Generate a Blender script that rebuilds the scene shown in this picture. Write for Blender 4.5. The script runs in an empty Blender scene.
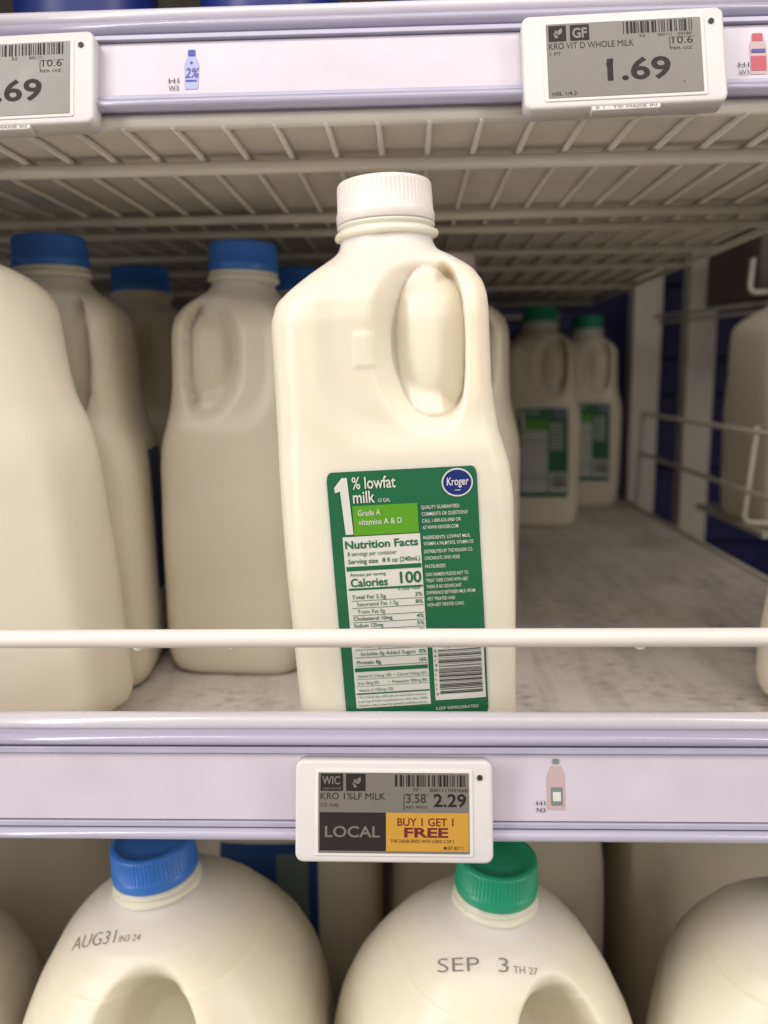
import bpy, bmesh, math, random
import numpy as np
from mathutils import Vector, Matrix
from mathutils.bvhtree import BVHTree
R = math.radians
random.seed(7)
scene = bpy.context.scene
col = scene.collection

# ------------------------------------------------------------------ camera
def look_axes(pitch, yaw, roll):
    p, y, r = R(pitch), R(yaw), R(roll)
    f = Vector((-math.sin(y) * math.cos(p), math.cos(y) * math.cos(p), -math.sin(p)))
    rt = Vector((math.cos(y), math.sin(y), 0)); up = rt.cross(f)
    rr = rt * math.cos(r) - up * math.sin(r); uu = up * math.cos(r) + rt * math.sin(r)
    return rr, uu, f
rr, uu, ff = look_axes(9.8, 2.0, 0.8)
cam_d = bpy.data.cameras.new('camera'); cam = bpy.data.objects.new('camera', cam_d); col.objects.link(cam)
m = Matrix((rr, uu, -ff)).transposed().to_4x4(); m.translation = Vector((0, -.26, .163)); cam.matrix_world = m
cam_d.sensor_fit = 'VERTICAL'; cam_d.sensor_height = 36; cam_d.sensor_width = 27
cam_d.lens = 760 / 1024 * 36; cam_d.clip_start = .01; cam_d.clip_end = 50
cam_d.dof.use_dof = True; cam_d.dof.focus_distance = .272; cam_d.dof.aperture_fstop = 7.5
scene.camera = cam

# ------------------------------------------------------------------ light of the cooler and the shop
world = bpy.data.worlds.new('World'); scene.world = world; world.use_nodes = True
bg = world.node_tree.nodes['Background']; bg.inputs[0].default_value = (1, .955, .85, 1); bg.inputs[1].default_value = .28
def area(name, loc, target, sx, sy, power, colr, spread=180):
    l = bpy.data.lights.new(name, 'AREA'); l.shape = 'RECTANGLE'; l.size = sx; l.size_y = sy
    l.energy = power; l.color = colr; l.spread = R(spread)
    o = bpy.data.objects.new(name, l); col.objects.link(o); o.location = loc
    o.rotation_euler = (Vector(target) - Vector(loc)).to_track_quat('-Z', 'Y').to_euler()
    return o
area('door_light_left', (-.40, -.22, .25), (0.0, -.10, .10), .05, 1.2, 1.6, (1, .97, .94), 95)
area('door_light_right', (.46, -.20, .25), (.05, -.10, .10), .05, 1.2, .95, (1, .97, .94), 95)
area('canopy_light', (0, -.30, .80), (0, .0, .1), 1.4, .12, 2.0, (1, .95, .93))
area('shop_fill_light', (0, -1.3, 1.35), (0, .15, .05), 2.4, 1.2, 18.5, (1, .95, .88))  # unseen soft fill for shop ambient, added to brighten jugs near the front
scene.view_settings.view_transform = 'Standard'; scene.view_settings.look = 'None'
scene.view_settings.gamma = 1; scene.view_settings.use_curve_mapping = False
scene.view_settings.exposure = 0.0
scene.render.engine = 'CYCLES'

# ------------------------------------------------------------------ materials
def sl(c):
    return tuple(((x / 255) / 12.92 if x / 255 <= .04045 else ((x / 255 + .055) / 1.055) ** 2.4) for x in c)
def mat(name, c, rough=.5, metal=0, spec=.5, coat=0, sss=0, sssr=(.02, .013, .007), noise=0, nscale=20, bump=0, bscale=80, trans=0, sssscale=.5):
    mt = bpy.data.materials.new(name); mt.use_nodes = True; nt = mt.node_tree; b = nt.nodes['Principled BSDF']
    b.inputs['Base Color'].default_value = (*c, 1); b.inputs['Roughness'].default_value = rough
    b.inputs['Metallic'].default_value = metal; b.inputs['Specular IOR Level'].default_value = spec
    b.inputs['Coat Weight'].default_value = coat; b.inputs['Coat Roughness'].default_value = .15
    if sss:
        b.inputs['Subsurface Weight'].default_value = sss; b.inputs['Subsurface Radius'].default_value = sssr
        b.inputs['Subsurface Scale'].default_value = sssscale
    if trans: b.inputs['Transmission Weight'].default_value = trans
    tc = nt.nodes.new('ShaderNodeTexCoord')
    if noise:
        n = nt.nodes.new('ShaderNodeTexNoise'); n.inputs['Scale'].default_value = nscale; n.inputs['Detail'].default_value = 6
        nt.links.new(tc.outputs['Object'], n.inputs['Vector'])
        r = nt.nodes.new('ShaderNodeMapRange'); r.inputs[1].default_value = .3; r.inputs[2].default_value = .7
        r.inputs[3].default_value = 1 - noise; r.inputs[4].default_value = 1.0
        nt.links.new(n.outputs[0], r.inputs[0])
        mx = nt.nodes.new('ShaderNodeVectorMath'); mx.operation = 'SCALE'; mx.inputs[0].default_value = c
        nt.links.new(r.outputs[0], mx.inputs['Scale']); nt.links.new(mx.outputs[0], b.inputs['Base Color'])
        rm = nt.nodes.new('ShaderNodeMapRange'); rm.inputs[3].default_value = rough + .12; rm.inputs[4].default_value = max(.05, rough - .06)
        nt.links.new(n.outputs[0], rm.inputs[0]); nt.links.new(rm.outputs[0], b.inputs['Roughness'])
    if bump:
        n = nt.nodes.new('ShaderNodeTexNoise'); n.inputs['Scale'].default_value = bscale; n.inputs['Detail'].default_value = 5
        nt.links.new(tc.outputs['Object'], n.inputs['Vector'])
        bp = nt.nodes.new('ShaderNodeBump'); bp.inputs['Strength'].default_value = bump; bp.inputs['Distance'].default_value = .0006
        nt.links.new(n.outputs[0], bp.inputs['Height']); nt.links.new(bp.outputs[0], b.inputs['Normal'])
    return mt

def milk_mat(name, milk, plastic, fill0, fill1):
    """filled translucent bottle plastic: creamy below the milk line, paler plastic above it"""
    mt = mat(name, milk, rough=.36, spec=.42, sss=.6, sssscale=.6, bump=.3, bscale=55)
    nt = mt.node_tree; b = nt.nodes['Principled BSDF']; tc = nt.nodes['Texture Coordinate']
    sp = nt.nodes.new('ShaderNodeSeparateXYZ'); nt.links.new(tc.outputs['Object'], sp.inputs[0])
    mr = nt.nodes.new('ShaderNodeMapRange'); mr.inputs[1].default_value = fill0; mr.inputs[2].default_value = fill1
    nt.links.new(sp.outputs[2], mr.inputs[0])
    n = nt.nodes.new('ShaderNodeTexNoise'); n.inputs['Scale'].default_value = 14; n.inputs['Detail'].default_value = 4
    nt.links.new(tc.outputs['Object'], n.inputs['Vector'])
    r = nt.nodes.new('ShaderNodeMapRange'); r.inputs[1].default_value = .3; r.inputs[2].default_value = .7
    r.inputs[3].default_value = .955; r.inputs[4].default_value = 1.0; nt.links.new(n.outputs[0], r.inputs[0])
    mx = nt.nodes.new('ShaderNodeMix'); mx.data_type = 'RGBA'
    mx.inputs[6].default_value = (*milk, 1); mx.inputs[7].default_value = (*plastic, 1)
    nt.links.new(mr.outputs[0], mx.inputs[0])
    vm = nt.nodes.new('ShaderNodeVectorMath'); vm.operation = 'SCALE'
    nt.links.new(mx.outputs[2], vm.inputs[0]); nt.links.new(r.outputs[0], vm.inputs['Scale'])
    nt.links.new(vm.outputs[0], b.inputs['Base Color'])
    return mt

M = {}
M['milk'] = milk_mat('milk_filled_plastic', (.765, .70, .572), (.77, .715, .645), .196, .222)
M['milk_big'] = milk_mat('milk_filled_gallon_plastic', (.765, .70, .56), (.78, .735, .70), .205, .225)
M['cap_white'] = mat('cap_white', (.76, .69, .66), .42, sss=.2, sssscale=.2)
M['cap_blue'] = mat('cap_blue', (.04, .18, .62), .33, noise=.12, nscale=60, sss=.08, sssscale=.1)
M['cap_green'] = mat('cap_green', (.014, .34, .19), .35, noise=.12, nscale=60, sss=.08, sssscale=.1)
M['label_green'] = mat('label_green', (.010, .12, .05), .30, coat=.3, noise=.10, nscale=40, bump=.35, bscale=70)
M['label_lime'] = mat('label_lime', (.09, .29, .012), .4)
M['label_white'] = mat('label_white', (.62, .60, .56), .45, noise=.06, nscale=70)
M['label_navy'] = mat('label_navy', (.008, .018, .15), .4)
M['label_blue'] = mat('label_blue', (.02, .06, .22), .4)
M['ink'] = mat('black_ink', (.02, .018, .018), .6)
M['ink_date'] = mat('grey_date_ink', (.20, .175, .145), .7)
M['tag'] = mat('tag_white_plastic', (.64, .605, .60), .42, noise=.04, nscale=90, bump=.1, bscale=900)
M['bezel'] = mat('tag_bezel', (.66, .63, .61), .45)
M['screen'] = mat('eink_grey', (.165, .150, .133), .28, coat=.1, noise=.05, nscale=160)
M['eink_black'] = mat('eink_black', (.020, .015, .015), .55, spec=.25)
M['eink_yellow'] = mat('eink_yellow', (.52, .27, .035), .4, noise=.1, nscale=300)
M['eink_red'] = mat('eink_red', (.13, .012, .018), .4)
M['strip'] = mat('price_strip_paper', (.56, .51, .58), .26, coat=.5, noise=.10, nscale=38, bump=.3, bscale=45)
M['wire'] = mat('wire_white_enamel', (.70, .65, .56), .38, noise=.10, nscale=40, bump=.25, bscale=160)
M['rail'] = mat('rail_white_enamel', (.74, .67, .63), .38, noise=.05, nscale=30, bump=.25, bscale=120)
M['post'] = mat('post_cream_enamel', (.80, .74, .65), .5, noise=.08, nscale=15)
M['navy_wall'] = mat('navy_wall', (.018, .018, .12), .45, noise=.25, nscale=6)
M['rubber'] = mat('dark_gap', (.02, .02, .025), .6)
M['sticker_blue'] = mat('sticker_blue', (.03, .05, .30), .4)
M['sticker_red'] = mat('sticker_red', (.45, .05, .08), .4)
M['sticker_pink'] = mat('sticker_pink', (.47, .34, .35), .4)
M['sticker_lilac'] = mat('sticker_lilac', (.36, .36, .62), .4)
M['sticker_grey'] = mat('sticker_grey', (.16, .20, .20), .4)
M['crate'] = mat('brown_grey_crate', (.13, .105, .09), .55, noise=.15)

def lilac_plastic():
    mt = bpy.data.materials.new('clear_lilac_plastic'); mt.use_nodes = True; nt = mt.node_tree
    for n in list(nt.nodes):
        if n.type != 'OUTPUT_MATERIAL': nt.nodes.remove(n)
    out = [n for n in nt.nodes if n.type == 'OUTPUT_MATERIAL'][0]
    tr = nt.nodes.new('ShaderNodeBsdfTransparent'); tr.inputs[0].default_value = (.84, .83, .93, 1)
    gl = nt.nodes.new('ShaderNodeBsdfPrincipled'); gl.inputs['Base Color'].default_value = (.60, .57, .69, 1)
    gl.inputs['Roughness'].default_value = .16; gl.inputs['Coat Weight'].default_value = .5; gl.inputs['Coat Roughness'].default_value = .1
    tc = nt.nodes.new('ShaderNodeTexCoord'); mp = nt.nodes.new('ShaderNodeMapping'); mp.inputs['Scale'].default_value = (6, 60, 260)
    nz = nt.nodes.new('ShaderNodeTexNoise'); nz.inputs['Scale'].default_value = 1; nz.inputs['Detail'].default_value = 3
    nt.links.new(tc.outputs['Object'], mp.inputs[0]); nt.links.new(mp.outputs[0], nz.inputs['Vector'])
    bp = nt.nodes.new('ShaderNodeBump'); bp.inputs['Strength'].default_value = .5; bp.inputs['Distance'].default_value = .0008
    nt.links.new(nz.outputs[0], bp.inputs['Height']); nt.links.new(bp.outputs[0], gl.inputs['Normal'])
    mx = nt.nodes.new('ShaderNodeMixShader'); mx.inputs[0].default_value = .62
    nt.links.new(tr.outputs[0], mx.inputs[1]); nt.links.new(gl.outputs[0], mx.inputs[2]); nt.links.new(mx.outputs[0], out.inputs[0])
    return mt
M['lilac'] = lilac_plastic()
M['lilac_solid'] = mat('lilac_solid_plastic', (.40, .38, .49), .25, coat=.5, noise=.12, nscale=60)  # opaque lilac plastic of the grooves and lower band backing
M['lip_white'] = mat('lip_white_plastic', (.64, .60, .66), .25, coat=.5, noise=.06, nscale=40, bump=.2, bscale=60)

def mat_board():
    """white shelf mat: worn, scratched and smudged"""
    mt = mat('worn_white_mat', (.6, .55, .5), .6)
    nt = mt.node_tree; b = nt.nodes['Principled BSDF']; tc = nt.nodes['Texture Coordinate']
    def noise(scale, sc=(1, 1, 1), det=6, rot=0):
        mp = nt.nodes.new('ShaderNodeMapping'); mp.inputs['Scale'].default_value = sc; mp.inputs['Rotation'].default_value = (0, 0, rot)
        n = nt.nodes.new('ShaderNodeTexNoise'); n.inputs['Scale'].default_value = scale; n.inputs['Detail'].default_value = det; n.inputs['Roughness'].default_value = .65
        nt.links.new(tc.outputs['Object'], mp.inputs[0]); nt.links.new(mp.outputs[0], n.inputs['Vector']); return n
    def ramp(n, a, c, lo, hi):
        r = nt.nodes.new('ShaderNodeMapRange'); r.inputs[1].default_value = a; r.inputs[2].default_value = c
        r.inputs[3].default_value = lo; r.inputs[4].default_value = hi; nt.links.new(n.outputs[0], r.inputs[0]); return r
    def mul(a, c):
        x = nt.nodes.new('ShaderNodeMath'); x.operation = 'MULTIPLY'; nt.links.new(a.outputs[0], x.inputs[0]); nt.links.new(c.outputs[0], x.inputs[1]); return x
    smudge = ramp(noise(11, (1, .6, 1), 8), .50, .70, 1, .62)
    specks = ramp(noise(260, (.35, 1, 1), 6), .50, .64, 1, .45)
    zone = ramp(noise(16, (1, 1, 1), 4), .42, .60, 0, 1)
    # specks only inside zones
    sub = nt.nodes.new('ShaderNodeMix'); sub.inputs[2].default_value = 1; nt.links.new(zone.outputs[0], sub.inputs[0]); nt.links.new(specks.outputs[0], sub.inputs[3])
    scr = ramp(noise(70, (1, .12, 1), 5, -.12), .48, .66, 1, .80)
    a = mul(smudge, scr); x = nt.nodes.new('ShaderNodeMath'); x.operation = 'MULTIPLY'
    nt.links.new(a.outputs[0], x.inputs[0]); nt.links.new(sub.outputs[0], x.inputs[1])
    v = nt.nodes.new('ShaderNodeVectorMath'); v.operation = 'SCALE'; v.inputs[0].default_value = (.70, .645, .58)
    nt.links.new(x.outputs[0], v.inputs['Scale']); nt.links.new(v.outputs[0], b.inputs['Base Color'])
    bp = nt.nodes.new('ShaderNodeBump'); bp.inputs['Strength'].default_value = .4; bp.inputs['Distance'].default_value = .0008
    nt.links.new(x.outputs[0], bp.inputs['Height']); nt.links.new(bp.outputs[0], b.inputs['Normal'])
    return mt
M['mat'] = mat_board()
M['mat_under'] = mat('mat_underside', (.76, .71, .62), .6, noise=.18, nscale=18, bump=.2, bscale=60)

# ------------------------------------------------------------------ helpers
def link(name, me, parent=None, material=None, smooth=True):
    o = bpy.data.objects.new(name, me); col.objects.link(o)
    if parent: o.parent = parent
    if material is not None and not me.materials: me.materials.append(material)
    if smooth:
        for p in me.polygons: p.use_smooth = True
    return o
def mesh(name, verts, faces):
    me = bpy.data.meshes.new(name); me.from_pydata([tuple(v) for v in verts], [], [tuple(f) for f in faces]); me.update(); return me
def empty(name, loc, label, cat, group=None, rot=(0, 0, 0)):
    o = bpy.data.objects.new(name, None); col.objects.link(o); o.location = loc; o.rotation_euler = rot; o.empty_display_size = .02
    o['label'] = label; o['category'] = cat
    if group: o['group'] = group
    return o
def box_mesh(name, x0, x1, y0, y1, z0, z1, bevel=0, seg=2):
    bm = bmesh.new(); bmesh.ops.create_cube(bm, size=1)
    for v in bm.verts: v.co = Vector(((x0 + x1) / 2 + v.co.x * (x1 - x0), (y0 + y1) / 2 + v.co.y * (y1 - y0), (z0 + z1) / 2 + v.co.z * (z1 - z0)))
    if bevel: bmesh.ops.bevel(bm, geom=bm.edges[:], offset=bevel, segments=seg, affect='EDGES', profile=.5)
    me = bpy.data.meshes.new(name); bm.to_mesh(me); bm.free(); return me
def rounded_slab(name, x0, x1, z0, z1, yf, yb, r, edge=.0008, seg=6):
    """rounded rectangle in xz with thickness, front edge softened"""
    bm = bmesh.new(); pts = []
    for cx, cz, a0 in ((x1 - r, z1 - r, 0), (x0 + r, z1 - r, 90), (x0 + r, z0 + r, 180), (x1 - r, z0 + r, 270)):
        for k in range(seg + 1):
            a = R(a0 + 90 * k / seg); pts.append((cx + r * math.cos(a), cz + r * math.sin(a)))
    vb = [bm.verts.new((p[0], yb, p[1])) for p in pts]
    f = bm.faces.new(vb); ex = bmesh.ops.extrude_face_region(bm, geom=[f])
    nv = [g for g in ex['geom'] if isinstance(g, bmesh.types.BMVert)]
    for v in nv: v.co.y = yf
    nf = [g for g in ex['geom'] if isinstance(g, bmesh.types.BMFace)]
    if edge:
        es = [e for fc in nf for e in fc.edges]
        bmesh.ops.bevel(bm, geom=es, offset=edge, segments=3, affect='EDGES', profile=.5)
    bmesh.ops.recalc_face_normals(bm, faces=bm.faces[:])
    me = bpy.data.meshes.new(name); bm.to_mesh(me); bm.free(); return me
def tube_mesh(name, pts, r, n=12, caps=True):
    """round wire along a polyline, mitred at the bends"""
    pts = [Vector(p) for p in pts]; verts = []; faces = []
    for i, p in enumerate(pts):
        d = (pts[min(i + 1, len(pts) - 1)] - pts[max(i - 1, 0)]).normalized()
        a = d.cross(Vector((0, 0, 1)))
        if a.length < .1: a = d.cross(Vector((1, 0, 0)))
        a.normalize(); b = d.cross(a).normalized()
        for k in range(n):
            t = 2 * math.pi * k / n; verts.append(p + a * r * math.cos(t) + b * r * math.sin(t))
    for i in range(len(pts) - 1):
        for k in range(n):
            faces.append((i * n + k, i * n + (k + 1) % n, (i + 1) * n + (k + 1) % n, (i + 1) * n + k))
    if caps:
        faces.append(tuple(range(n))); faces.append(tuple((len(pts) - 1) * n + k for k in range(n)))
    me = mesh(name, verts, faces)
    bm = bmesh.new(); bm.from_mesh(me); bmesh.ops.recalc_face_normals(bm, faces=bm.faces[:]); bm.to_mesh(me); bm.free()
    return me
def bend(pts, r, seg=5):
    """round the corners of a polyline"""
    out = [Vector(pts[0])]
    for i in range(1, len(pts) - 1):
        p, a, b = Vector(pts[i]), Vector(pts[i - 1]), Vector(pts[i + 1])
        u = (a - p).normalized() * r; v = (b - p).normalized() * r
        for k in range(seg + 1):
            t = k / seg; out.append((p + u) * (1 - t) ** 2 + p * 2 * t * (1 - t) + (p + v) * t ** 2)
    out.append(Vector(pts[-1])); return out
def smooth01(t): t = np.clip(t, 0, 1); return t * t * (3 - 2 * t)

# text -> flat 2D triangles, cached
_tc = {}
def text2d(s, bold=0.0):
    key = (s, bold)
    if key in _tc: return _tc[key]
    cu = bpy.data.curves.new('txt', 'FONT'); cu.body = s; cu.offset = bold; cu.resolution_u = 3
    o = bpy.data.objects.new('txt', cu); col.objects.link(o); bpy.context.view_layer.update()
    dg = bpy.context.evaluated_depsgraph_get(); me = o.evaluated_get(dg).to_mesh()
    v = [(q.co.x, q.co.y) for q in me.vertices]; f = [tuple(p.vertices) for p in me.polygons]
    o.evaluated_get(dg).to_mesh_clear(); bpy.data.objects.remove(o); bpy.data.curves.remove(cu)
    xs = [p[0] for p in v] or [0, 1]
    _tc[key] = (v, f, min(xs), max(xs)); return _tc[key]
class Print:
    """flat print collected in (u, v); mapped onto a surface when built"""
    def __init__(s): s.v = []; s.f = []
    def text(s, t, u, v, h, w=None, bold=0.0, shear=0.0, align='l'):
        tv, tf, a, b = text2d(t, bold); k = h / .70; sx = k if w is None else w / (b - a)
        off = u - (0 if align == 'l' else (b - a) * sx * (.5 if align == 'c' else 1)); n = len(s.v)
        s.v += [(off + (x - a) * sx + shear * y * k, v + y * k) for x, y in tv]; s.f += [tuple(i + n for i in q) for q in tf]; return s
    def rect(s, u0, u1, v0, v1, nu=1, nv=1):
        n = len(s.v)
        for j in range(nv + 1):
            for i in range(nu + 1): s.v.append((u0 + (u1 - u0) * i / nu, v0 + (v1 - v0) * j / nv))
        for j in range(nv):
            for i in range(nu):
                a = n + j * (nu + 1) + i; s.f.append((a, a + 1, a + nu + 2, a + nu + 1))
        return s
    def ellipse(s, cu, cv, ru, rv, k=32):
        n = len(s.v); s.v += [(cu + ru * math.cos(2 * math.pi * i / k), cv + rv * math.sin(2 * math.pi * i / k)) for i in range(k)]
        s.f.append(tuple(range(n, n + k))); return s
    def poly(s, pts):
        n = len(s.v); s.v += list(pts); s.f.append(tuple(range(n, n + len(pts)))); return s
    def rrect(s, u0, u1, v0, v1, r, cells=14):
        # rounded rectangle as a grid, corners pulled in
        n = len(s.v); N = cells
        for j in range(N + 1):
            v = v0 + (v1 - v0) * (0.5 - 0.5 * math.cos(math.pi * j / N)); d = min(v - v0, v1 - v); ins = 0
            if d < r: ins = r - math.sqrt(max(0, r * r - (r - d) ** 2))
            for i in range(N + 1): s.v.append((u0 + ins + (u1 - u0 - 2 * ins) * i / N, v))
        for j in range(N):
            for i in range(N):
                a = n + j * (N + 1) + i; s.f.append((a, a + 1, a + N + 2, a + N + 1))
        return s
    def barcode(s, u0, u1, v0, v1, vertical=False, seed=3, n=30):
        rg = random.Random(seed); p = 0; ws = []
        for i in range(n * 2): ws.append(rg.choice([1, 1, 2, 3]))
        tot = sum(ws); L = (u1 - u0) if not vertical else (v1 - v0)
        for i, w in enumerate(ws):
            if i % 2 == 0:
                a = p / tot * L; b = (p + w) / tot * L
                if vertical: s.rect(u0, u1, v0 + a, v0 + b, 8, 1)
                else: s.rect(u0 + a, u0 + b, v0, v1)
            p += w
        return s
    def build(s, name, fn, material, parent, smooth=False):
        return link(name, mesh(name, [fn(u, v) for u, v in s.v], s.f), parent, material, smooth)
def hug(bvh, origin, ux, vx, direction, off):
    """maps (u, v) on a plane along a direction onto the jug's surface, slightly proud of it"""
    O = Vector(origin); U = Vector(ux); V = Vector(vx); D = Vector(direction).normalized()
    def fn(u, v):
        p = O + U * u + V * v; h = bvh.ray_cast(p, D)
        return (h[0] - D * off) if h[0] is not None else p + D * .1
    return fn

# ------------------------------------------------------------------ jugs
def loft(zs, L, Rr, B, N, nu, disp=None):
    """stack of superellipse rings sampled by arc length. L/R half widths, B half depth, N exponent per z"""
    th = np.linspace(-math.pi / 2, 1.5 * math.pi, 1441)
    V = []
    for z, l, r_, b, n in zip(zs, L, Rr, B, N):
        c, s_ = np.cos(th), np.sin(th)
        x = np.sign(c) * np.abs(c) ** (2 / n) * np.where(c > 0, r_, l); y = np.sign(s_) * np.abs(s_) ** (2 / n) * b
        d = np.r_[0, np.cumsum(np.hypot(np.diff(x), np.diff(y)))]; q = np.linspace(0, d[-1], nu + 1)[:-1]
        V.append(np.stack([np.interp(q, d, x), np.interp(q, d, y), np.full(nu, z)], 1))
    V = np.array(V)
    if disp is not None: V = disp(V)
    nz = len(zs); V = V.reshape(-1, 3)
    F = [(j * nu + i, j * nu + (i + 1) % nu, (j + 1) * nu + (i + 1) % nu, (j + 1) * nu + i) for j in range(nz - 1) for i in range(nu)]
    F.append(tuple(reversed(range(nu)))); F.append(tuple((nz - 1) * nu + i for i in range(nu)))
    return V, F
def ell(x, z, xc, zc, al, ar, bt, bb, n=2.0):
    dx = (x - xc) / np.where(x > xc, ar, al); dz = (z - zc) / np.where(z > zc, bt, bb)
    return (np.abs(dx) ** n + np.abs(dz) ** n) ** (1 / n)

HZ = np.array([0, .002, .006, .012, .03, .09, .118, .130, .143, .160, .186, .193, .1985, .204, .2095, .2135, .2165, .2215])
HL = np.array([.036, .0395, .0420, .0435, .0448, .0465, .0468, .0468, .0466, .0464, .0462, .0440, .0385, .0320, .0250, .0200, .0186, .0180])
HR = np.array([.034, .0375, .0400, .0415, .0425, .0432, .0432, .0420, .0385, .0365, .0360, .0358, .0350, .0325, .0265, .0202, .0186, .0180])
HB = np.array([.040, .0435, .0455, .0460, .0462, .0465, .0465, .0460, .0450, .0446, .0444, .0430, .0400, .0350, .0275, .0205, .0186, .0180])
HN = np.array([5.5, 5.6, 6, 6.4, 6.8, 6.8, 6.6, 6.4, 6.0, 5.8, 5.8, 5.6, 4.8, 3.7, 2.6, 2.1, 2, 2])
def half_gallon_body(nu, nz):
    zs = np.unique(np.r_[np.linspace(0, .012, 6), np.linspace(.012, .2215, nz)])
    I = lambda a: np.interp(zs, HZ, a)
    def sm(a):
        k = np.array([1, 2, 3, 2, 1.]) / 9; b = np.convolve(np.pad(a, 2, mode='edge'), k, 'valid'); b[:6] = a[:6]; return b
    L, Rr, B, N = [sm(I(a)) for a in (HL, HR, HB, HN)]
    def disp(V):
        x, y, z = V[..., 0], V[..., 1], V[..., 2]
        rel = np.clip(-y / np.maximum(np.interp(z, HZ, HB), .01), 0, 1)
        front = smooth01((rel - .35) / .45)
        relb = np.clip(y / np.maximum(np.interp(z, HZ, HB), .01), 0, 1); back = smooth01((relb - .35) / .45)
        # broad shallow panel round the grip
        e = ell(x, z, .004, .180, .036, .060, .030, .044, 3.2); panel = (1 - smooth01((e - .70) / .30)) * .0022
        # grip pocket: gentle slope on the left, crisp handle edge on the right
        e = ell(x, z, .0150, .1775, .0270, .0105, .0360, .0360, 2.3)
        dx = (x - .0150); cs = dx / .0110 / np.maximum(e, .05); inner = .50 + .38 * smooth01((cs - .05) / .85)
        pocket = smooth01(1 - (e - inner) / (1 - inner)) ** 1.2 * .0150
        pocket -= np.sqrt(np.clip(1 - ell(x, z, .0132, .1750, .0125, .0122, .0290, .0255, 2.3) ** 2, 0, 1)) * .0085 * smooth01(pocket / .007)
        V[..., 0] += front * smooth01(pocket / .0150) * smooth01(cs / .8) * .0022
        # handle bulge on the right of the pocket
        hb = smooth01((x - .025) / .004) * smooth01((z - .143) / .02) * smooth01((.214 - z) / .02) * .0016
        # small raised square mark
        sq = smooth01((.0050 - np.abs(x + .0115)) / .0016) * smooth01((.0068 - np.abs(z - .1745)) / .0016) * .0006
        d = front * (panel + pocket - hb - sq); V[..., 1] += d
        V[..., 1] -= back * (panel + pocket * .9)
        # faint ribs of pulled-in plastic on the label panel sides, slow waviness
        w = .00035 * np.sin(z * 95 + x * 30) * smooth01((.2 - z) / .02); V[..., 1] += np.sign(V[..., 1]) * w
        return V
    return loft(zs, L, Rr, B, N, nu, disp)

def revolve(profile, n=96, ribs=None):
    V = []; F = []; k = len(profile)
    for j, (r, z, rb) in enumerate(profile):
        for i in range(n):
            rr_ = r - (rb * (1 if i % 3 == 0 else 0) if rb else 0); t = 2 * math.pi * i / n
            V.append((rr_ * math.cos(t), rr_ * math.sin(t), z))
    for j in range(k - 1):
        for i in range(n): F.append((j * n + i, j * n + (i + 1) % n, (j + 1) * n + (i + 1) % n, (j + 1) * n + i))
    F.append(tuple(range(n))[::-1]); F.append(tuple((k - 1) * n + i for i in range(n)))
    return V, F
def cap_mesh(name, n=150, flare=True):
    p = [(.0193, 0, 0), (.0196, .0003, 0), (.0196, .0035, 0), (.0192, .0045, 0), (.0191, .0048, .0006), (.0188, .0138, .0006), (.0186, .0147, .0002), (.0180, .0154, 0),
         (.0168, .0158, 0), (.0158, .0158, 0), (.0155, .0154, 0), (.010, .0154, 0), (.003, .0154, 0)]
    V, F = revolve(p, n); return mesh(name, V, F)
def neck_mesh(name, n=64):
    p = [(.0178, -.004, 0), (.0184, -.0025, 0), (.0200, -.0018, 0), (.0203, -.0008, 0), (.0200, .0002, 0), (.0188, .0008, 0), (.0186, .0016, 0), (.0195, .0021, 0), (.0196, .0028, 0), (.0186, .0034, 0), (.0184, .006, 0), (.010, .006, 0)]
    V, F = revolve(p, n)
    V2 = []
    for i, v in enumerate(V):
        j = i // n; t = 2 * math.pi * (i % n) / n; k = 1
        if 2 <= j <= 4: k = 1 + .035 * max(0, math.cos(4 * t + .8)) ** 3
        V2.append((v[0] * k, v[1] * k, v[2]))
    return mesh(name, V2, F)

hV, hF = half_gallon_body(600, 260); ME_HERO = mesh('half_gallon_body_fine', hV, hF)
sV, sF = half_gallon_body(200, 100); ME_HALF = mesh('half_gallon_body', sV, sF)
BV_HERO = BVHTree.FromPolygons([tuple(v) for v in hV], hF)
BV_HALF = BVHTree.FromPolygons([tuple(v) for v in sV], sF)
ME_CAP = {k: cap_mesh('cap_' + k, 204) for k in ('white', 'blue', 'green')}
for k in ME_CAP: ME_CAP[k].materials.append(M['cap_' + k])
ME_NECK = neck_mesh('neck_ring'); ME_NECK.materials.append(M['milk'])
ME_HERO.materials.append(M['milk']); ME_HALF.materials.append(M['milk'])

def label_frame(bvh, x0, x1, z1, z0, lean=0.0, off=.0003):
    # u: 0..1 across, v: 0..1 down
    def at(o):
        h = hug(bvh, (0, -.2, 0), (1, 0, 0), (0, 0, 1), (0, 1, 0), o)
        return lambda u, v: h(x0 + (x1 - x0) * u + lean * (1 - v), z1 + (z0 - z1) * v)
    return at

def text_uv(P, t, u, v, h, w, bold=0.0, shear=0.0, align='l', asp=.0545 / .0965):
    """text on a label in label units (v downwards): baseline at v, cap height h (label heights), width w (label widths)"""
    tv, tf, a, b = text2d(t, bold); ky = h / .70
    kx = (w / (b - a)) if w else ky / asp
    off = u - (0 if align == 'l' else (b - a) * kx * (.5 if align == 'c' else 1)); n = len(P.v)
    P.v += [(off + (x - a) * kx + shear * y * kx, v - y * ky) for x, y in tv]; P.f += [tuple(i + n for i in q)[::-1] for q in tf]

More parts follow.
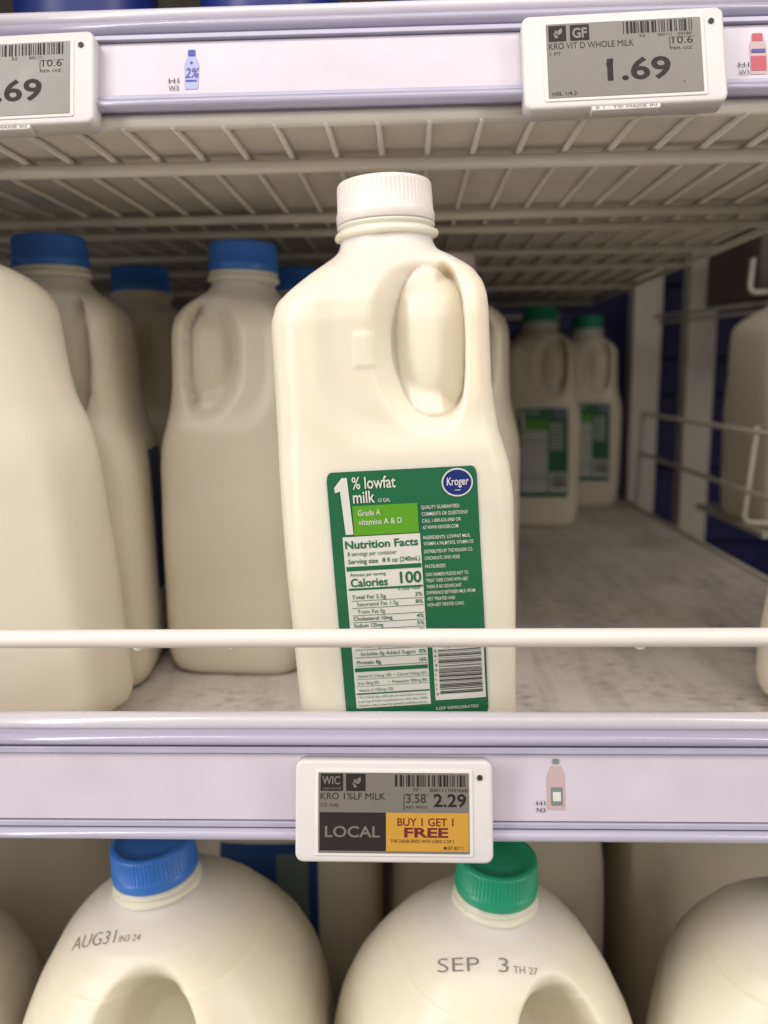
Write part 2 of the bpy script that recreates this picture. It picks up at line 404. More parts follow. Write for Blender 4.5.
def lowfat_label(parent, bvh, fine=True):
    at = label_frame(bvh, -.0258, .0288, .1315, .0350, -.0022)
    base = Print(); N = 16
    base.rrect(0, 1, 0, 1, .035, 26 if fine else 12)
    root = base.build('label', at(.0003), M['label_green'], parent, True)
    W = Print(); G = Print(); K = Print(); Y = Print(); NV = Print(); WL = Print()
    Y.rect(.155, .59, .130, .243, 8, 3); Y.build('lime_panel', at(.0005), M['label_lime'], root)
    W.rect(.075, .595, .247, .938, 10, 16)
    if fine: W.rect(.630, .985, .70, .925, 6, 5)
    else: W.rect(.630, .985, .72, .94, 6, 5)
    W.build('white_panel', at(.0005), M['label_white'], root)
    # white print on green
    WL.poly([(.045, .058), (.10, .022), (.135, .022), (.150, .238), (.098, .238), (.083, .072), (.050, .078)])
    if fine:
        text_uv(WL, '% lowfat', .165, .066, .045, .29, .012); text_uv(WL, 'milk', .165, .119, .045, .145, .012); text_uv(WL, '1/2 GAL', .33, .119, .014, .08)
        text_uv(WL, 'Grade A', .19, .168, .022, .15, .005); text_uv(WL, 'vitamins A & D', .19, .203, .022, .29, .005)
        lines = [('QUALITY GUARANTEED.', .155, .26), ('COMMENTS OR QUESTIONS?', .181, .31), ('CALL 1-800-632-6900 OR', .207, .26), ('AT WWW.KROGER.COM', .233, .24),
                 ('INGREDIENTS: LOWFAT MILK,', .272, .32), ('VITAMIN A PALMITATE, VITAMIN D3.', .296, .34),
                 ('DISTRIBUTED BY THE KROGER CO.', .326, .33), ('CINCINNATI, OHIO 45202', .352, .24), ('PASTEURIZED', .384, .14),
                 ('OUR FARMERS PLEDGE NOT TO', .416, .29), ('TREAT THEIR COWS WITH rBST.', .440, .29), ('THERE IS NO SIGNIFICANT', .464, .24), ('DIFFERENCE BETWEEN MILK FROM', .488, .33),
                 ('rBST TREATED AND', .512, .19), ('NON-rBST TREATED COWS.', .536, .25)]
        for t, v, w in lines: text_uv(WL, t, .615, v, .0135, w, .004)
        text_uv(WL, 'KEEP REFRIGERATED', .63, .965, .012, .30, .004); text_uv(WL, '1/2 GALLON (1.89L)', .10, .985, .022, .34, .006)
    else:
        text_uv(WL, '% lowfat', .165, .066, .045, .29, .012)
        for i in range(8): WL.rect(.63, .90, .17 + i * .04, .185 + i * .04, 3, 1)
    WL.build('white_print', at(.0006), M['label_white'], root)
    # green print on white
    T = [('Nutrition Facts', .088, .292, .030, .49, .022), ('8 servings per container', .10, .321, .017, .33, 0), ('Serving size', .10, .351, .018, .20, .01), ('8 fl oz (240mL)', .33, .351, .018, .255, .01),
         ('Amount per serving', .105, .400, .013, .24, .008), ('Calories', .105, .441, .032, .25, .02), ('100', .44, .436, .044, .145, .022), ('% Daily Value', .42, .463, .011, .15, .006)]
    rows = [('Total Fat 2.5g', .49, '3%', 1), ('Saturated Fat 1.5g', .519, '8%', 0), ('Trans Fat 0g', .549, '', 0), ('Cholesterol 10mg', .577, '4%', 1), ('Sodium 125mg', .605, '5%', 1), ('Total Carbohydrate 12g', .634, '4%', 1), ('Dietary Fiber 0g', .662, '0%', 0),
            ('Total Sugars 12g', .69, '', 0), ('Includes 0g Added Sugars', .722, '0%', 0), ('Protein 8g', .757, '16%', 1)]
    if fine:
        for t, u, v, h, w, b in T: text_uv(G, t, u, v, h, w, b)
        for t, v, p, b in rows:
            ww = .0165 * len(t) * (1 if b else .95); text_uv(G, t, .105 if b else .135, v, .0155, min(ww, .40), .008 if b else 0)
            if p: text_uv(G, p, .585, v, .0155, .05, .008, align='r')
            G.rect(.10, .59, v + .0065, v + .0085, 6, 1)
        for i, t in enumerate(['Vitamin D 2.5mcg 10%  •  Calcium 310mg 25%', 'Iron 0mg 0%        •  Potassium 390mg 8%', 'Vitamin A 150mcg 15%']):
            text_uv(G, t, .10, .812 + i * .029, .0125, .48 if i < 2 else .24); G.rect(.09, .59, .818 + i * .029, .8195 + i * .029, 6, 1)
        for i, t in enumerate(['* The % Daily Value (DV) tells you how much a nutrient in', 'a serving of food contributes to a daily diet. 2,000', 'calories a day is used for general nutrition advice.']):
            text_uv(G, t, .09, .898 + i * .0165, .009, .48)
    else:
        text_uv(G, 'Nutrition Facts', .088, .292, .030, .49, .022)
        for i in range(14): G.rect(.10, .57, .33 + i * .04, .338 + i * .04, 4, 1)
    G.rect(.085, .59, .362, .379, 6, 1); G.rect(.09, .59, .447, .455, 6, 1); G.rect(.085, .59, .772, .788, 6, 1); G.rect(.085, .59, .876, .882, 6, 1)
    G.build('green_print', at(.00065), M['label_green'], root)
    K.barcode(.665, .965, .715 if fine else .74, .905, vertical=True, seed=5, n=30)
    if fine:
        for i, ch in enumerate('0111104160'): text_uv(K, ch, .640, .905 - i * .02, .012, None, .01)
    K.build('barcode', at(.00065), M['ink'], root)
    O = Print(); O.ellipse(.865, .060, .105, .054, 40); o1 = O.build('logo_border', at(.00055), M['label_white'], root)
    NV.ellipse(.865, .060, .094, .048, 40); NV.build('logo_oval', at(.00065), M['label_navy'], root)
    WT = Print(); text_uv(WT, 'Kroger', .865 - .072, .070, .030, .146, .014, .12); WT.rect(.845, .885, .088, .0905, 2, 1); WT.build('logo_print', at(.00075), M['label_white'], root)
    return root

def blue_label(parent, bvh, x0, x1, z1, z0, direction=(0, 1, 0), origin=(0, -.2, 0), ux=(1, 0, 0), panel=True):
    h = lambda o: (lambda f: (lambda u, v: f(x0 + (x1 - x0) * u, z1 + (z0 - z1) * v)))(hug(bvh, origin, ux, (0, 0, 1), direction, o))
    P = Print(); P.rrect(0, 1, 0, 1, .04, 14); r = P.build('label', h(.0003), M['label_blue'], parent, True)
    if not panel: return r
    W = Print(); W.rect(.07, .6, .30, .94, 6, 8); W.rect(.66, .95, .7, .93, 4, 4); W.build('white_panel', h(.0005), M['label_white'], r)
    return r

def jug(x, y, z, rz, capc, label, hero=False, lab=None, ry=0, rx=0, group='half gallon milk jugs on the middle shelf', sx=1):
    t = empty('milk_jug', (x, y, z), label, 'milk jug', group, (R(rx), R(ry), R(rz)))
    bd = link('body', ME_HERO if hero else ME_HALF, t, None); bd.scale = (sx, 1, 1)
    nk = link('neck_ring', ME_NECK, t, None); nk.location = (0, 0, .2210)
    c = link('cap', ME_CAP[capc], t, None, smooth=True); c.location = (0, 0, .2245); c.rotation_euler = (0, 0, random.random() * 6)
    if lab == 'green': lowfat_label(t, BV_HERO if hero else BV_HALF, hero)
    if lab == 'blue_front': blue_label(t, BV_HALF, -.025, .029, .132, .036)
    if lab == 'blue_edge': blue_label(t, BV_HALF, -.045, -.023, .082, .030, (-1, 0, 0), (.2, 0, 0), (0, 1, 0))
    if lab == 'blue_dim': blue_label(t, BV_HALF, -.004, .036, .126, .045, (-1, 0, 0), (.2, 0, 0), (0, 1, 0), False)
    if lab == 'blue_right': blue_label(t, BV_HALF, -.028, .028, .132, .036, (-1, 0, 0), (.2, 0, 0), (0, 1, 0))
    if lab == 'blue_left': blue_label(t, BV_HALF, -.028, .028, .132, .036, (1, 0, 0), (-.2, 0, 0), (0, -1, 0))
    return t

hero = jug(-.0010, .060, 0, 4, 'white', 'front half gallon milk jug with white cap and green one percent lowfat label', True, 'green', ry=-2.0)
D = Print(); D.text('AUG 27', 0, 0, .0036, .009, .0).text('IN3', .0105, 0, .0022, .003, 0)
D.build('date_print', hug(BV_HERO, (-.034, -.016, .30), (.93, -.2, 0), (.2, .93, 0), (0, 0, -1), .0003), M['ink_date'], hero)
jug(-.1865, .068, .006, -35, 'blue', 'large pale milk jug at the left picture edge in front, its cap out of sight', lab='blue_edge', ry=-8)
jug(-.187, .158, 0, 8, 'blue', 'blue capped jug behind the cut-off jug at the left', lab='blue_dim', ry=-1)
jug(-.182, .270, 0, 20, 'blue', 'blue capped jug in the back between the two nearer blue capped jugs')
jug(-.1000, .187, 0, 178, 'blue', 'blue capped jug without visible label just left of the white capped jug', ry=-1.6, sx=.93)
jug(-.122, .385, 0, 0, 'blue', 'jug hidden behind the unlabelled blue capped jug, only a sliver of its left side showing')
jug(-.079, .290, 0, 0, 'blue', 'jug with only its blue cap edge showing left of the white capped jug')
jug(.024, .245, 0, 4, 'white', 'jug behind the front white capped jug, a sliver of its cap and right side showing')
jug(.146, .615, 0, -3, 'green', 'green capped jug with green label in the dark back of the shelf, nearer one', lab='green')
jug(.228, .745, 0, -8, 'green', 'green capped jug with green label farthest back beside the cream post', lab='green')
jug(.218, .078, 0, 10, 'green', 'jug at the right picture edge in front, only a narrow slice of it visible', ry=8)

# gallon jugs -------------------------------------------------------
GD = np.array([.0215, .0235, .026, .029, .033, .039, .047, .058, .072, .090, .110, .140, .20, .235, .243, .245])   # depth below cap top
GL = np.array([.0180, .0188, .0225, .0290, .0352, .0420, .0488, .0562, .0630, .0680, .0705, .0715, .0715, .0705, .0680, .062])
GN = np.array([2, 2, 2.05, 2.1, 2.2, 2.3, 2.4, 2.6, 2.9, 3.3, 3.7, 4.2, 4.6, 4.6, 4.6, 4.6])
GH = .245
def gallon_body(nu, nz):
    z = GH - GD[::-1]; zs = np.unique(np.r_[z[:3], np.linspace(.012, .20, nz), np.linspace(.20, z[-1], nz // 2)])
    L = np.interp(zs, z, GL[::-1]); N = np.interp(zs, z, GN[::-1])
    k = np.hanning(9); k /= k.sum(); Ls = np.convolve(np.pad(L, 4, mode='edge'), k, 'valid'); Ls[:4] = L[:4]; Ls[-3:] = L[-3:]
    def disp(V):
        x, y, zz = V[..., 0], V[..., 1], V[..., 2]; Lz = np.interp(zz, z, GL[::-1])
        front = smooth01((-y / Lz - .05) / .35)
        # grip opening in the front: crisp arch with a deep pocket under it
        e = ell(x, zz, .006, .155, .030, .028, .056, .055, 2.2)
        pocket = (1 - smooth01((e - .62) / .38)) * .042
        # side panel pulled in on the right beyond a curved crease
        cr = .030 + .10 * np.clip(.190 - zz, 0, .1)
        side = smooth01((x - cr) / .012) * smooth01((.205 - zz) / .03) * smooth01((zz - .02) / .02) * .0045
        cl = -.040 - .05 * np.clip(.190 - zz, 0, .1)
        side2 = smooth01((cl - x) / .012) * smooth01((.195 - zz) / .03) * smooth01((zz - .02) / .02) * .003
        V[..., 1] += front * (pocket + side + side2)
        V[..., 2] -= front * pocket * .45 * smooth01((zz - .13) / .05)
        return V
    return loft(zs, Ls, Ls * 1.0, Ls * .98, N, nu, disp)
gV, gF = gallon_body(300, 150); ME_GAL = mesh('gallon_body', gV, gF); ME_GAL.materials.append(M['milk_big'])
BV_GAL = BVHTree.FromPolygons([tuple(v) for v in gV], gF)
ME_GNECK = neck_mesh('gallon_neck_ring'); ME_GNECK.materials.append(M['milk_big'])
def gallon(x, y, z, rz, capc, label, ry=0, rx=0, date=None, lab=None, sc=1):
    t = empty('milk_jug', (x, y, z), label, 'milk jug', 'gallon milk jugs on the lower shelf', (R(rx), R(ry), R(rz)))
    link('body', ME_GAL, t)
    n = link('neck_ring', ME_GNECK, t); n.location = (0, 0, GH - .0205)
    c = link('cap', ME_CAP[capc], t); c.location = (0, 0, GH - .0158); c.rotation_euler = (0, 0, random.random() * 6)
    if date:
        P = Print(); (t1, w1, t2, w2, u, v, slope) = date
        P.text(t1, u, v, .0056, w1, -.008); P.text(t2, u + w1 + .002, v + .0, .0027, w2, -.002)
        q = Matrix.Rotation(R(-rz), 3, 'Z'); fn = hug(BV_GAL, q @ Vector((0, -.086, .276)), q @ Vector((1, 0, slope)), q @ Vector((0, .8, .6)), q @ Vector((0, .6, -.8)), .0003)
        P.build('date_print', fn, M['ink_date'], t)
    if lab: lab(t)
    t.scale = (sc, sc, 1)
    return t
zG = -.0435 - GH
gallon(-.1060, .066, zG, 0, 'blue', 'gallon milk jug with blue cap stamped AUG31 on the lower shelf', ry=-3.5, rx=2, date=('AUG31', .022, 'IN3 24', .0095, -.033, .009, .05))
gallon(.0290, .060, zG - .002, 22, 'green', 'gallon milk jug with green cap stamped SEP 3 on the lower shelf', sc=.945, ry=1, rx=3, date=('SEP  3', .031, 'TH 27', .011, -.028, .004, 0))
gallon(.180, .047, zG - .002, -25, 'green', 'gallon jug at the lower right corner, only its rounded left shoulder in the picture')
gallon(-.262, .050, zG - .006, 10, 'blue', 'gallon jug at the lower left corner, only its right shoulder in the picture')
def back_label(t):
    f = lambda o: hug(BV_GAL, (0, .2, 0), (-1, 0, 0), (0, 0, 1), (0, -1, 0), o)
    P = Print(); P.rect(-.030, .032, .05, .166, 14, 14); r = P.build('label', f(.0005), M['label_blue'], t, True)
    Q = Print(); Q.rect(.006, .026, .060, .160, 6, 12); Q.rect(-.026, .003, .060, .138, 6, 10); Q.build('grey_panel', f(.0008), M['sticker_grey'], r)
gallon(-.0915, .236, zG, 180, 'blue', 'gallon jug behind the blue capped AUG31 jug with a dark blue label corner showing', lab=back_label)
gallon(.060, .236, zG, 172, 'green', 'gallon jug in the second row behind the green capped SEP 3 jug')
gallon(.212, .236, zG, 185, 'green', 'broad gallon jug in the second row at the right, seen under the price strip')
gallon(-.245, .236, zG, 178, 'blue', 'gallon jug in the second row at the left, its side seen under the price strip')

# ------------------------------------------------------------------ shelves
def shelf(z, x0, x1, label, rail=True, yb=.86, yf=.012, pitch=.0182, k=1.0):
    t = empty('wire_shelf', ((x0 + x1) / 2, 0, z), label, 'shelf', 'wire shelves of the cooler')
    ox = (x0 + x1) / 2
    def add(name, me, mt): o = link(name, me, t, mt); return o
    def B(x0_, x1_, y0, y1, z0, z1, b=0): return box_mesh('m', x0_ - ox, x1_ - ox, y0, y1, z0 - 0, z1 - 0, b)
    o = link('mat', B(x0, x1, yf + .003, yb, -.004, 0), t, M['mat'], False)
    o = link('mat_underlay', B(x0 + .002, x1 - .002, yf + .005, yb - .002, -.0052, -.0042), t, M['mat_under'], False)
    n = int((x1 - x0) / pitch); me = tube_mesh('wire', [(0, yf - .006, 0), (0, yb, 0)], .0013, 8)
    me.materials.append(M['wire'])
    for i in range(n + 1):
        w = link('wire', me, t); w.location = (x0 + .003 + i * pitch - ox, 0, -.0068)
    for yy, rad, dz in ((yf - .004, .0030, -.0050), (.066, .0029, -.0110), (.166, .0027, -.0108), (.206, .0026, -.0108), (.29, .0025, -.0108), (.366, .0025, -.0108), (.50, .0025, -.0108), (.66, .0025, -.0108), (yb, .0025, -.0108)):
        if k != 1 and yy > yf: yy = (yy + .26) * k - .26
        add('cross_bar', tube_mesh('cross_bar', [(x0 - ox, yy, dz), (x1 - ox, yy, dz)], rad, 12), M['wire'])
    for xx in (x0 + .001, x1 - .001):
        add('side_bar', tube_mesh('side_bar', [(xx - ox, .01, -.0108), (xx - ox, yb, -.0108)], .0024, 10), M['wire'])
    if rail:
        pts = bend([(x0 - ox, .05, .0758), (x0 - ox, -.010, .0758), (x1 - ox, -.010, .0758), (x1 - ox, .05, .0758)], .012)
        add('front_rail', tube_mesh('front_rail', pts, .0032, 20), M['rail'])
        for xx in (x0, x1):
            add('rail_support', tube_mesh('rail_support', [(xx - ox, .05, -.010), (xx - ox, .05, .0758)], .0028, 10), M['wire'])
    return t
main = shelf(0, -.46, .286, 'middle white wire shelf with worn mat carrying the half gallon jugs')
upper = shelf(.2655, -.46, .229, 'upper wire shelf seen from below with pale mat over the wires', yf=.050, pitch=.0194, k=1.064, rail=False)
lower = shelf(zG, -.46, .46, 'lowest shelf under the big gallon jugs', rail=False)

# small water drops hanging from the front rail
for i, (xx, s) in enumerate(((-.095, 1.0), (-.062, .7), (.012, .8), (.078, .9))):
    bm = bmesh.new(); bmesh.ops.create_uvsphere(bm, u_segments=12, v_segments=8, radius=.0012 * s)
    for v in bm.verts: v.co.z *= .8; v.co.x *= 1.6
    me = bpy.data.meshes.new('droplet'); bm.to_mesh(me); bm.free()
    d = link('paint_drip', me, main, M['rail']); d.location = (xx + .087, -.010, .0724)

# price channels ----------------------------------------------------
def extrude_profile(name, prof, x0, x1, closed=True, nx=1):
    n = len(prof); V = []; F = []
    for i in range(nx + 1):
        x = x0 + (x1 - x0) * i / nx
        V += [(x, y, z) for y, z in prof]
    for i in range(nx):
        for k in range(n if closed else n - 1):
            a = i * n + k; b = i * n + (k + 1) % n; F.append((a, b, b + n, a + n))
    if closed: F.append(tuple(range(n))[::-1]); F.append(tuple(nx * n + k for k in range(n)))
    me = mesh(name, V, F); bm = bmesh.new(); bm.from_mesh(me); bmesh.ops.recalc_face_normals(bm, faces=bm.faces[:]); bm.to_mesh(me); bm.free(); return me
def channel(yo, z, x0, x1, label):
    t = empty('price_channel', (0, yo, z), label, 'price channel', 'price channels on the shelf fronts', (R(-14), 0, 0)); t.scale = (1, 1, .93)
    def arc(cy, cz, r, a0, a1, n=8): return [(cy + r * math.cos(R(a0 + (a1 - a0) * k / n)), cz + r * math.sin(R(a0 + (a1 - a0) * k / n))) for k in range(n + 1)]
    # rounded white lip along the top
    prof = arc(.0015, .0402, .0036, 20, 290, 16)
    link('lip', extrude_profile('lip', prof, x0, x1), t, M['lip_white'])
    # clear lilac band under the lip
    prof = [(-.0006, .0372)] + arc(-.0008, .0335, .0026, 100, 260, 10) + [(.0002, .0306), (.0008, .0318), (.0008, .0366)]
    link('clear_band', extrude_profile('band', prof, x0, x1), t, M['lilac'])
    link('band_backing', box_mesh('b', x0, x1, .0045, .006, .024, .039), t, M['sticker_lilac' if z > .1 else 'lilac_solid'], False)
    # upper groove over the strip
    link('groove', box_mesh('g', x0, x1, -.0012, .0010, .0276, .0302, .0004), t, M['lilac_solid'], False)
    # price strip paper, slightly tilted back
    link('paper_strip', box_mesh('s', x0, x1, .0004, .0018, .0014, .0272), t, M['strip'], False)
    # lower retaining grooves and clear foot
    link('groove', box_mesh('g', x0, x1, -.0010, .0014, -.0012, .0010, .0004), t, M['lilac_solid'], False)
    prof = arc(-.0008, -.0038, .0022, 90, 300, 10) + [(.0014, -.0056), (.0014, -.0016)]
    link('foot', extrude_profile('foot', prof, x0, x1), t, M['lilac'])
    link('back_plate', box_mesh('p', x0, x1, .0062, .0080, -.0040, .0385), t, M['lip_white'], False)
    return t
ch1 = channel(-.003, .0015, -.46, .46, 'lilac white plastic price channel along the front of the middle shelf')
ch2 = channel(.041, .2675, -.46, .46, 'lilac white plastic price channel of the upper shelf across the picture top'); ch2.scale = (1, 1, .80)

def sticker(ch, parts, label=None):
    """paper product icon on the strip; parts = [(material, Print)]"""
    r = None
    for i, (mt, P) in enumerate(parts):
        o = P.build('shelf_sticker' if i == 0 else 'icon_print', (lambda k: (lambda u, v: (u * 1.165, .0002 - .00012 * k, .0012 + v * 1.38) if ch is ch2 else (u, .0002 - .00012 * k, v)))(i), mt, ch if i == 0 else r, False)
        if i == 0: r = o
    return r
def hv(P, x, z, a, b): P.text(a, x - .0006, z + .0006, .0017, .0032, .0); P.text(b, x - .0006, z - .0020, .0017, .0032, .0); return P
zc = 0
# upper strip: bottle icon
B0 = Print().poly([(-.0706, .0020), (-.0664, .0020), (-.0662, .0110), (-.0673, .0135), (-.0698, .0135), (-.0708, .0110)])
B1 = Print().rect(-.0697, -.0674, .0137, .0158).rect(-.0690, -.0682, .0108, .0116)
B1.text('2%', -.0706, .0060, .0034, .0042, .01, .15); B1.rect(-.0704, -.0668, .0046, .0052)
sticker(ch2, [(M['sticker_lilac'], B0), (M['sticker_blue'], B1), (M['ink'], hv(Print(), -.0752, .0036, 'H1', 'W3'))])
C0 = Print().poly([(.1068, .0018), (.1118, .0018), (.1118, .0120), (.1104, .0160), (.1080, .0160), (.1068, .0120)])
sticker(ch2, [(M['sticker_pink'], C0), (M['sticker_red'], Print().rect(.1076, .1108, .0132, .0158).rect(.1070, .1116, .0030, .0080)), (M['sticker_blue'], Print().rect(.1072, .1114, .0092, .0104)), (M['ink'], hv(Print(), .1036, .0036, 'H1', 'W3'))])
# lower strip: pink carton icon
P0 = Print().poly([(.0497, .0058), (.0560, .0058), (.0560, .0190), (.0546, .0228), (.0512, .0228), (.0497, .0190)])
sticker(ch1, [(M['sticker_pink'], P0), (M['sticker_grey'], Print().rect(.0510, .0552, .0075, .0145).rect(.0518, .0541, .0236, .0256)), (M['label_white'], Print().rect(.0516, .0546, .0092, .0128)), (M['ink'], hv(Print(), .0462, .0070, 'H1', 'N3'))])

# electronic shelf tags ----------------------------------------------
def tag(x, y, z, w, h, label, fill, rot=0):
    t = empty('price_tag', (x, y, z), label, 'price tag', 'electronic price tags clipped to the price channels', (R(-14), R(rot), 0))
    b = link('case', rounded_slab('case', -w / 2, w / 2, -h / 2, h / 2, 0, .0075, .0030, .0011), t, M['tag'], True)
    sx0, sx1, sz0, sz1 = -w * .382, w * .380, -h * .400, h * .385
    link('bezel', rounded_slab('bezel', sx0 - .0014, sx1 + .0014, sz0 - .0012, sz1 + .0012, -.00035, .002, .0008, .0003), t, M['bezel'], True)
    s = link('screen', rounded_slab('screen', sx0, sx1, sz0, sz1, -.00050, .001, .0003, 0), t, M['screen'], False)
    bm = bmesh.new(); bmesh.ops.create_cone(bm, cap_ends=True, segments=20, radius1=.0010, radius2=.0010, depth=.0006, matrix=Matrix.Translation((w * .435, -.0001, h * .34)) @ Matrix.Rotation(R(90), 4, 'X'))
    me = bpy.data.meshes.new('sensor'); bm.to_mesh(me); bm.free(); link('sensor_dot', me, t, M['ink'], False)
    W = sx1 - sx0; H = sz1 - sz0
    fn = lambda k: (lambda u, v: (sx0 + u * W, -.00056 - .00006 * k, sz0 + v * H))
    layers = fill(W, H)
    for i, (nm, mt, P, k) in enumerate(layers): P.build(nm, fn(k), mt, s, False)
    return t, b
def tx(P, t, u, v, h, w, bold=0.0, align='l'):
    tv, tf, a, b = text2d(t, bold); kx = w / (b - a); ky = h / .70
    off = u - (0 if align == 'l' else w * (.5 if align == 'c' else 1)); n = len(P.v)
    P.v += [(off + (x - a) * kx, v + y * ky) for x, y in tv]; P.f += [tuple(i + n for i in q) for q in tf]
def check(P, cu, cv, s, a=1.0):
    # cupped hand / leaf mark
    P.poly([(cu - s * .55, cv + s * .1 * a), (cu - s * .3, cv - s * .9 * a), (cu + s * .2, cv - s * .9 * a), (cu + s * .05, cv - s * .5 * a), (cu - s * .2, cv - s * .3 * a)])
    P.poly([(cu + s * .05, cv - s * .25 * a), (cu + s * .15, cv + s * .5 * a), (cu + s * .7, cv + s * 1.0 * a), (cu + s * .75, cv + s * .2 * a), (cu + s * .4, cv - s * .3 * a)])
    P.poly([(cu - s * .35, cv + s * .0 * a), (cu - s * .2, cv + s * .65 * a), (cu + s * .05, cv + s * .35 * a), (cu + s * .0, cv - s * .2 * a)])
def fill_low(W, H):
    K = Print(); Kl = Print(); G = Print(); Y = Print(); Rd = Print(); B2 = Print()
    K.rect(.015, .165, .77, .985); K.rect(.185, .315, .77, .985); K.rect(.01, .45, .03, .505)
    tx(G, 'WIC', .025, .855, .10, .12, .02); tx(G, 'approved', .03, .79, .035, .12); check(G, .25, .88, .045, 1.6); tx(G, 'LOCAL', .045, .20, .135, .365, .014)
    K.barcode(.51, .98, .83, .975, seed=11, n=26)
    tx(K, 'KRO 1%LF MILK', .015, .665, .085, .43, 0.0); tx(K, '1/2 GAL', .02, .575, .045, .12)
    tx(K, '3.58', .585, .63, .105, .13, .0); tx(K, 'REG PRICE', .585, .56, .03, .14); tx(K, '0001111041660', .74, .765, .045, .25); tx(K, '22', .63, .775, .04, .035)
    K.rect(.568, .572, .535, .735); K.rect(.568, .735, .733, .738)
    tx(K, '2.29', .765, .585, .155, .215, .022)
    Y.rect(.45, .995, .03, .505)
    tx(Rd, 'BUY 1 GET 1', .525, .345, .095, .37, .014); tx(Rd, 'FREE', .57, .205, .115, .29, .030)
    tx(B2, 'THE OFFER ENDS WITH CARD 2 OF 2', .48, .135, .04, .42, .004); tx(B2, 'MUST BUY 2', .83, .055, .04, .13, .004)
    return [('black_print', M['eink_black'], K, 0), ('yellow_panel', M['eink_yellow'], Y, 0), ('grey_print', M['screen'], G, 1), ('red_print', M['eink_red'], Rd, 1), ('black_print', M['eink_black'], B2, 1)]
def fill_whole(W, H):
    K = Print(); G = Print(); G0 = Print()
    K.rect(.015, .13, .76, .975); K.rect(.155, .28, .76, .975)
    check(G0, .07, .87, .045, 1.6); tx(G0, 'GF', .17, .80, .13, .095, .03)
    K.barcode(.50, .96, .82, .98, seed=21, n=26)
    tx(K, 'KRO VIT D WHOLE MILK', .015, .655, .085, .55, 0.0); tx(K, '1 PT', .02, .57, .045, .07); tx(K, '22', .60, .765, .04, .04); tx(K, '0001111', .72, .765, .04, .09); tx(K, '04180', .85, .765, .04, .09)
    tx(K, '10.6', .815, .655, .095, .13, .0); tx(K, 'PER OZ', .80, .575, .035, .14); K.rect(.795, .799, .60, .74); K.rect(.795, .96, .738, .742)
    tx(K, '1.69', .385, .205, .285, .41, .022); G.poly([(.378, .430), (.388, .385), (.425, .440), (.425, .492), (.405, .492)]); tx(K, 'H0L 1/4.3', .025, .03, .05, .155, .008); tx(K, ',', .87, .14, .05, .012)
    return [('black_print', M['eink_black'], K, 0), ('grey_print', M['screen'], G0, 1), ('black_print', M['eink_black'], G, 2)]
def fill_left(W, H):
    K = Print(); G = Print(); K.barcode(.50, .96, .82, .98, seed=33, n=26)
    tx(K, 'KRO 2% RF MILK', .06, .655, .085, .43, 0.0); tx(K, '22', .60, .765, .04, .04); tx(K, '0001111', .72, .765, .04, .09)
    tx(K, '10.6', .815, .655, .095, .13, .0); tx(K, 'PER OZ', .80, .575, .035, .14); K.rect(.795, .799, .60, .74); K.rect(.795, .96, .738, .742)
    tx(K, '1.69', .40, .205, .285, .41, .022); G.poly([(.393, .430), (.403, .385), (.44, .440), (.44, .492), (.42, .492)])
    return [('black_print', M['eink_black'], K, 0), ('black_print', M['eink_black'], G, 1)]
def tab(t, w, h):
    o = link('clip_tab', rounded_slab('tab', -w * .17, w * .17, -h / 2 - .0012, -h / 2 + .003, .0004, .005, .0008, .0003), t, M['tag'], True)
    P = Print(); tx(P, '0 1 - TIP MADE IN', 0, 0, 1, 1); s = P.v; P.v = [(-w * .15 + a * w * .30, -h / 2 - .0007 + b * .0009) for a, b in s]
    P.build('black_print', lambda u, v: (u, .00025, v), M['ink_date'], o, False)
t1, _ = tag(-.0068, -.0075, .0092, .0716, .0362, 'white electronic price tag reading LOCAL and 2.29 on the lower price channel', fill_low, .2)
t2, _ = tag(.0775, .0370, .2752, .0715, .0352, 'white electronic price tag reading 1.69 for whole milk at the upper right', fill_whole, -1.2); tab(t2, .0715, .0352)
t3, _ = tag(-.1500, .0370, .2735, .0715, .0352, 'white electronic price tag at the upper left, cut off by the picture edge', fill_left, -1.2); tab(t3, .0715, .0352)

# blue things standing on the upper shelf, seen through its clear band
# ------------------------------------------------------------------ side divider, posts, back wall
def wire_frame(name, label, cat, loc, paths, r=.0022, mt='wire', group=None, part='wire'):
    t = empty(name, loc, label, cat, group)
    for p in paths: link(part, tube_mesh(part, p, r, 10), t, M[mt])
    return t
wire_frame('wire_divider', 'low wire divider along the right side of the middle shelf', 'wire divider', (.286, 0, 0),
           [bend([(0, .10, .115), (0, .69, .119), (0, .70, .0)], .01), [(0, .10, .062), (0, .69, .070)], [(0, .10, .0015), (0, .80, .0015)], [(.004, .10, -.008), (.004, .80, -.008)],
            [(.012, .10, -.020), (.012, .80, -.014)]])
wire_frame('wire_divider', 'short white wire bracket holding the dark jug beyond the right divider', 'wire divider', (.31, .44, 0),
           [bend([(.004, 0, .118), (-.003, 0, .030), (.09, .0, .024)], .008)], .0024)
wire_frame('wire_divider', 'short white wire bracket at the upper right beside the brown crate', 'wire divider', (.335, .52, .225),
           [bend([(.0, 0, .05), (-.002, 0, .018), (.09, 0, .020)], .008)], .0024)
wire_frame('side_shelf', 'wire ledge of the neighbouring bay at the upper right', 'shelf', (.30, 0, 0),
           [[(.0, .70, .235), (.14, .36, .236)], [(.005, .70, .228), (.15, .36, .228)]], .0022)
nj = jug(.372, .505, .018, 10, 'blue', 'dark looking milk jug beyond the wire divider at the right edge', group='milk jugs of the neighbouring bay')
ns = empty('side_shelf', (.40, .5, .018), 'narrow shelf of the neighbouring bay under the dark jug at right', 'shelf')
link('board', box_mesh('board', -.07, .06, -.05, .12, -.006, 0, .001), ns, M['wire'], False)
cr = empty('crate', (.40, .56, .240), 'dark brown crate on the neighbouring ledge at the upper right corner', 'crate')
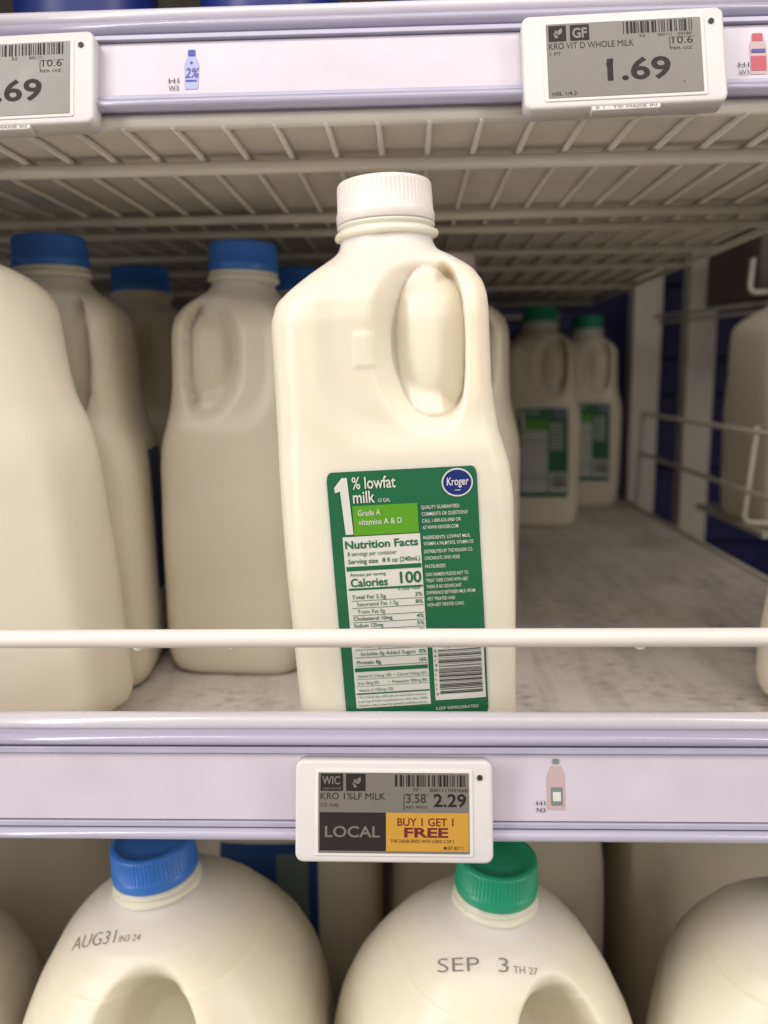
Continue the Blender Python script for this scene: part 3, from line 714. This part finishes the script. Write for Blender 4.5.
link('crate_wall', box_mesh('c', -.05, .06, -.02, .12, 0, .09, .004), cr, M['crate'], True)
link('crate_rim', box_mesh('c', -.053, .063, -.023, .123, .084, .094, .002), cr, M['crate'], True)

for x, lab_, yy in ((.3155, 'left of two cream upright posts behind the wire divider', .78), (.3875, 'right of two cream upright posts behind the wire divider', .78)):
    t = empty('upright_post', (x, yy, -.3), lab_, 'post', 'cream upright posts at the back of the cooler')
    link('column', box_mesh('post', -.0185, .0185, 0, .03, 0, .80, .002), t, M['post'], False)

bw = empty('back_wall', (0, .95, 0), 'dark navy wall', 'wall'); bw['kind'] = 'structure'
pm = {}
zz = [-.32, -.20, -.10, 0.02, .135, .19, .30, .42, .60]
for i in range(len(zz) - 1):
    link('wall_panel', box_mesh('wp', -.8, 1.2, 0, .02, zz[i] + .002, zz[i + 1] - .002, .001), bw, M['navy_wall'], False)
link('wall_backing', box_mesh('wb', -.8, 1.2, .014, .03, -.4, .7), bw, M['rubber'], False)
for nm, dims in (('side_wall_left', (-.62, -.60, .02, .95, -.35, .6)), ('side_wall_right', (.80, .82, .02, .95, -.35, .6)), ('cooler_ceiling', (-.6, .8, .02, .95, .58, .60)), ('cooler_floor', (-.6, .8, -.02, .95, -.36, -.34))):
    o = link(nm, box_mesh(nm, *dims), None, M['navy_wall'] if 'wall' in nm else M['post'], False); o['kind'] = 'structure'
    o['label'] = nm.replace('_', ' '); 

# cartons on the upper shelf, seen as blue patches through the clear band
for i, (x, w, c, lb) in enumerate(((-.118, .03, 'blue', 'blue labelled bottle on the upper shelf behind the left price tag'), (-.050, .04, 'blue', 'blue labelled bottle on the upper shelf over the bottle sticker'), (.020, .04, 'blue', 'blue labelled bottle on the upper shelf over the white cap'), (.125, .05, 'blue', 'blue labelled bottle on the upper shelf at the top right'))):
    t = empty('milk_bottle', (x * 1.16, .095, .2660), lb, 'milk bottle', 'bottles on the upper shelf')
    p = [(.026, 0, 0), (.029, .003, 0), (.029, .12, 0), (.018, .15, 0), (.016, .17, 0)]
    V, F = revolve(p, 40); link('body', mesh('body', V, F), t, M['milk'])
    V, F = revolve([(.0294, .008, 0), (.0294, .10, 0)], 40); link('label', mesh('label', V, F[:-2]), t, M['label_navy'])
    V, F = revolve([(.0185, .165, 0), (.0185, .183, 0), (.017, .185, 0)], 40); link('cap', mesh('cap', V, F), t, M['cap_blue'])
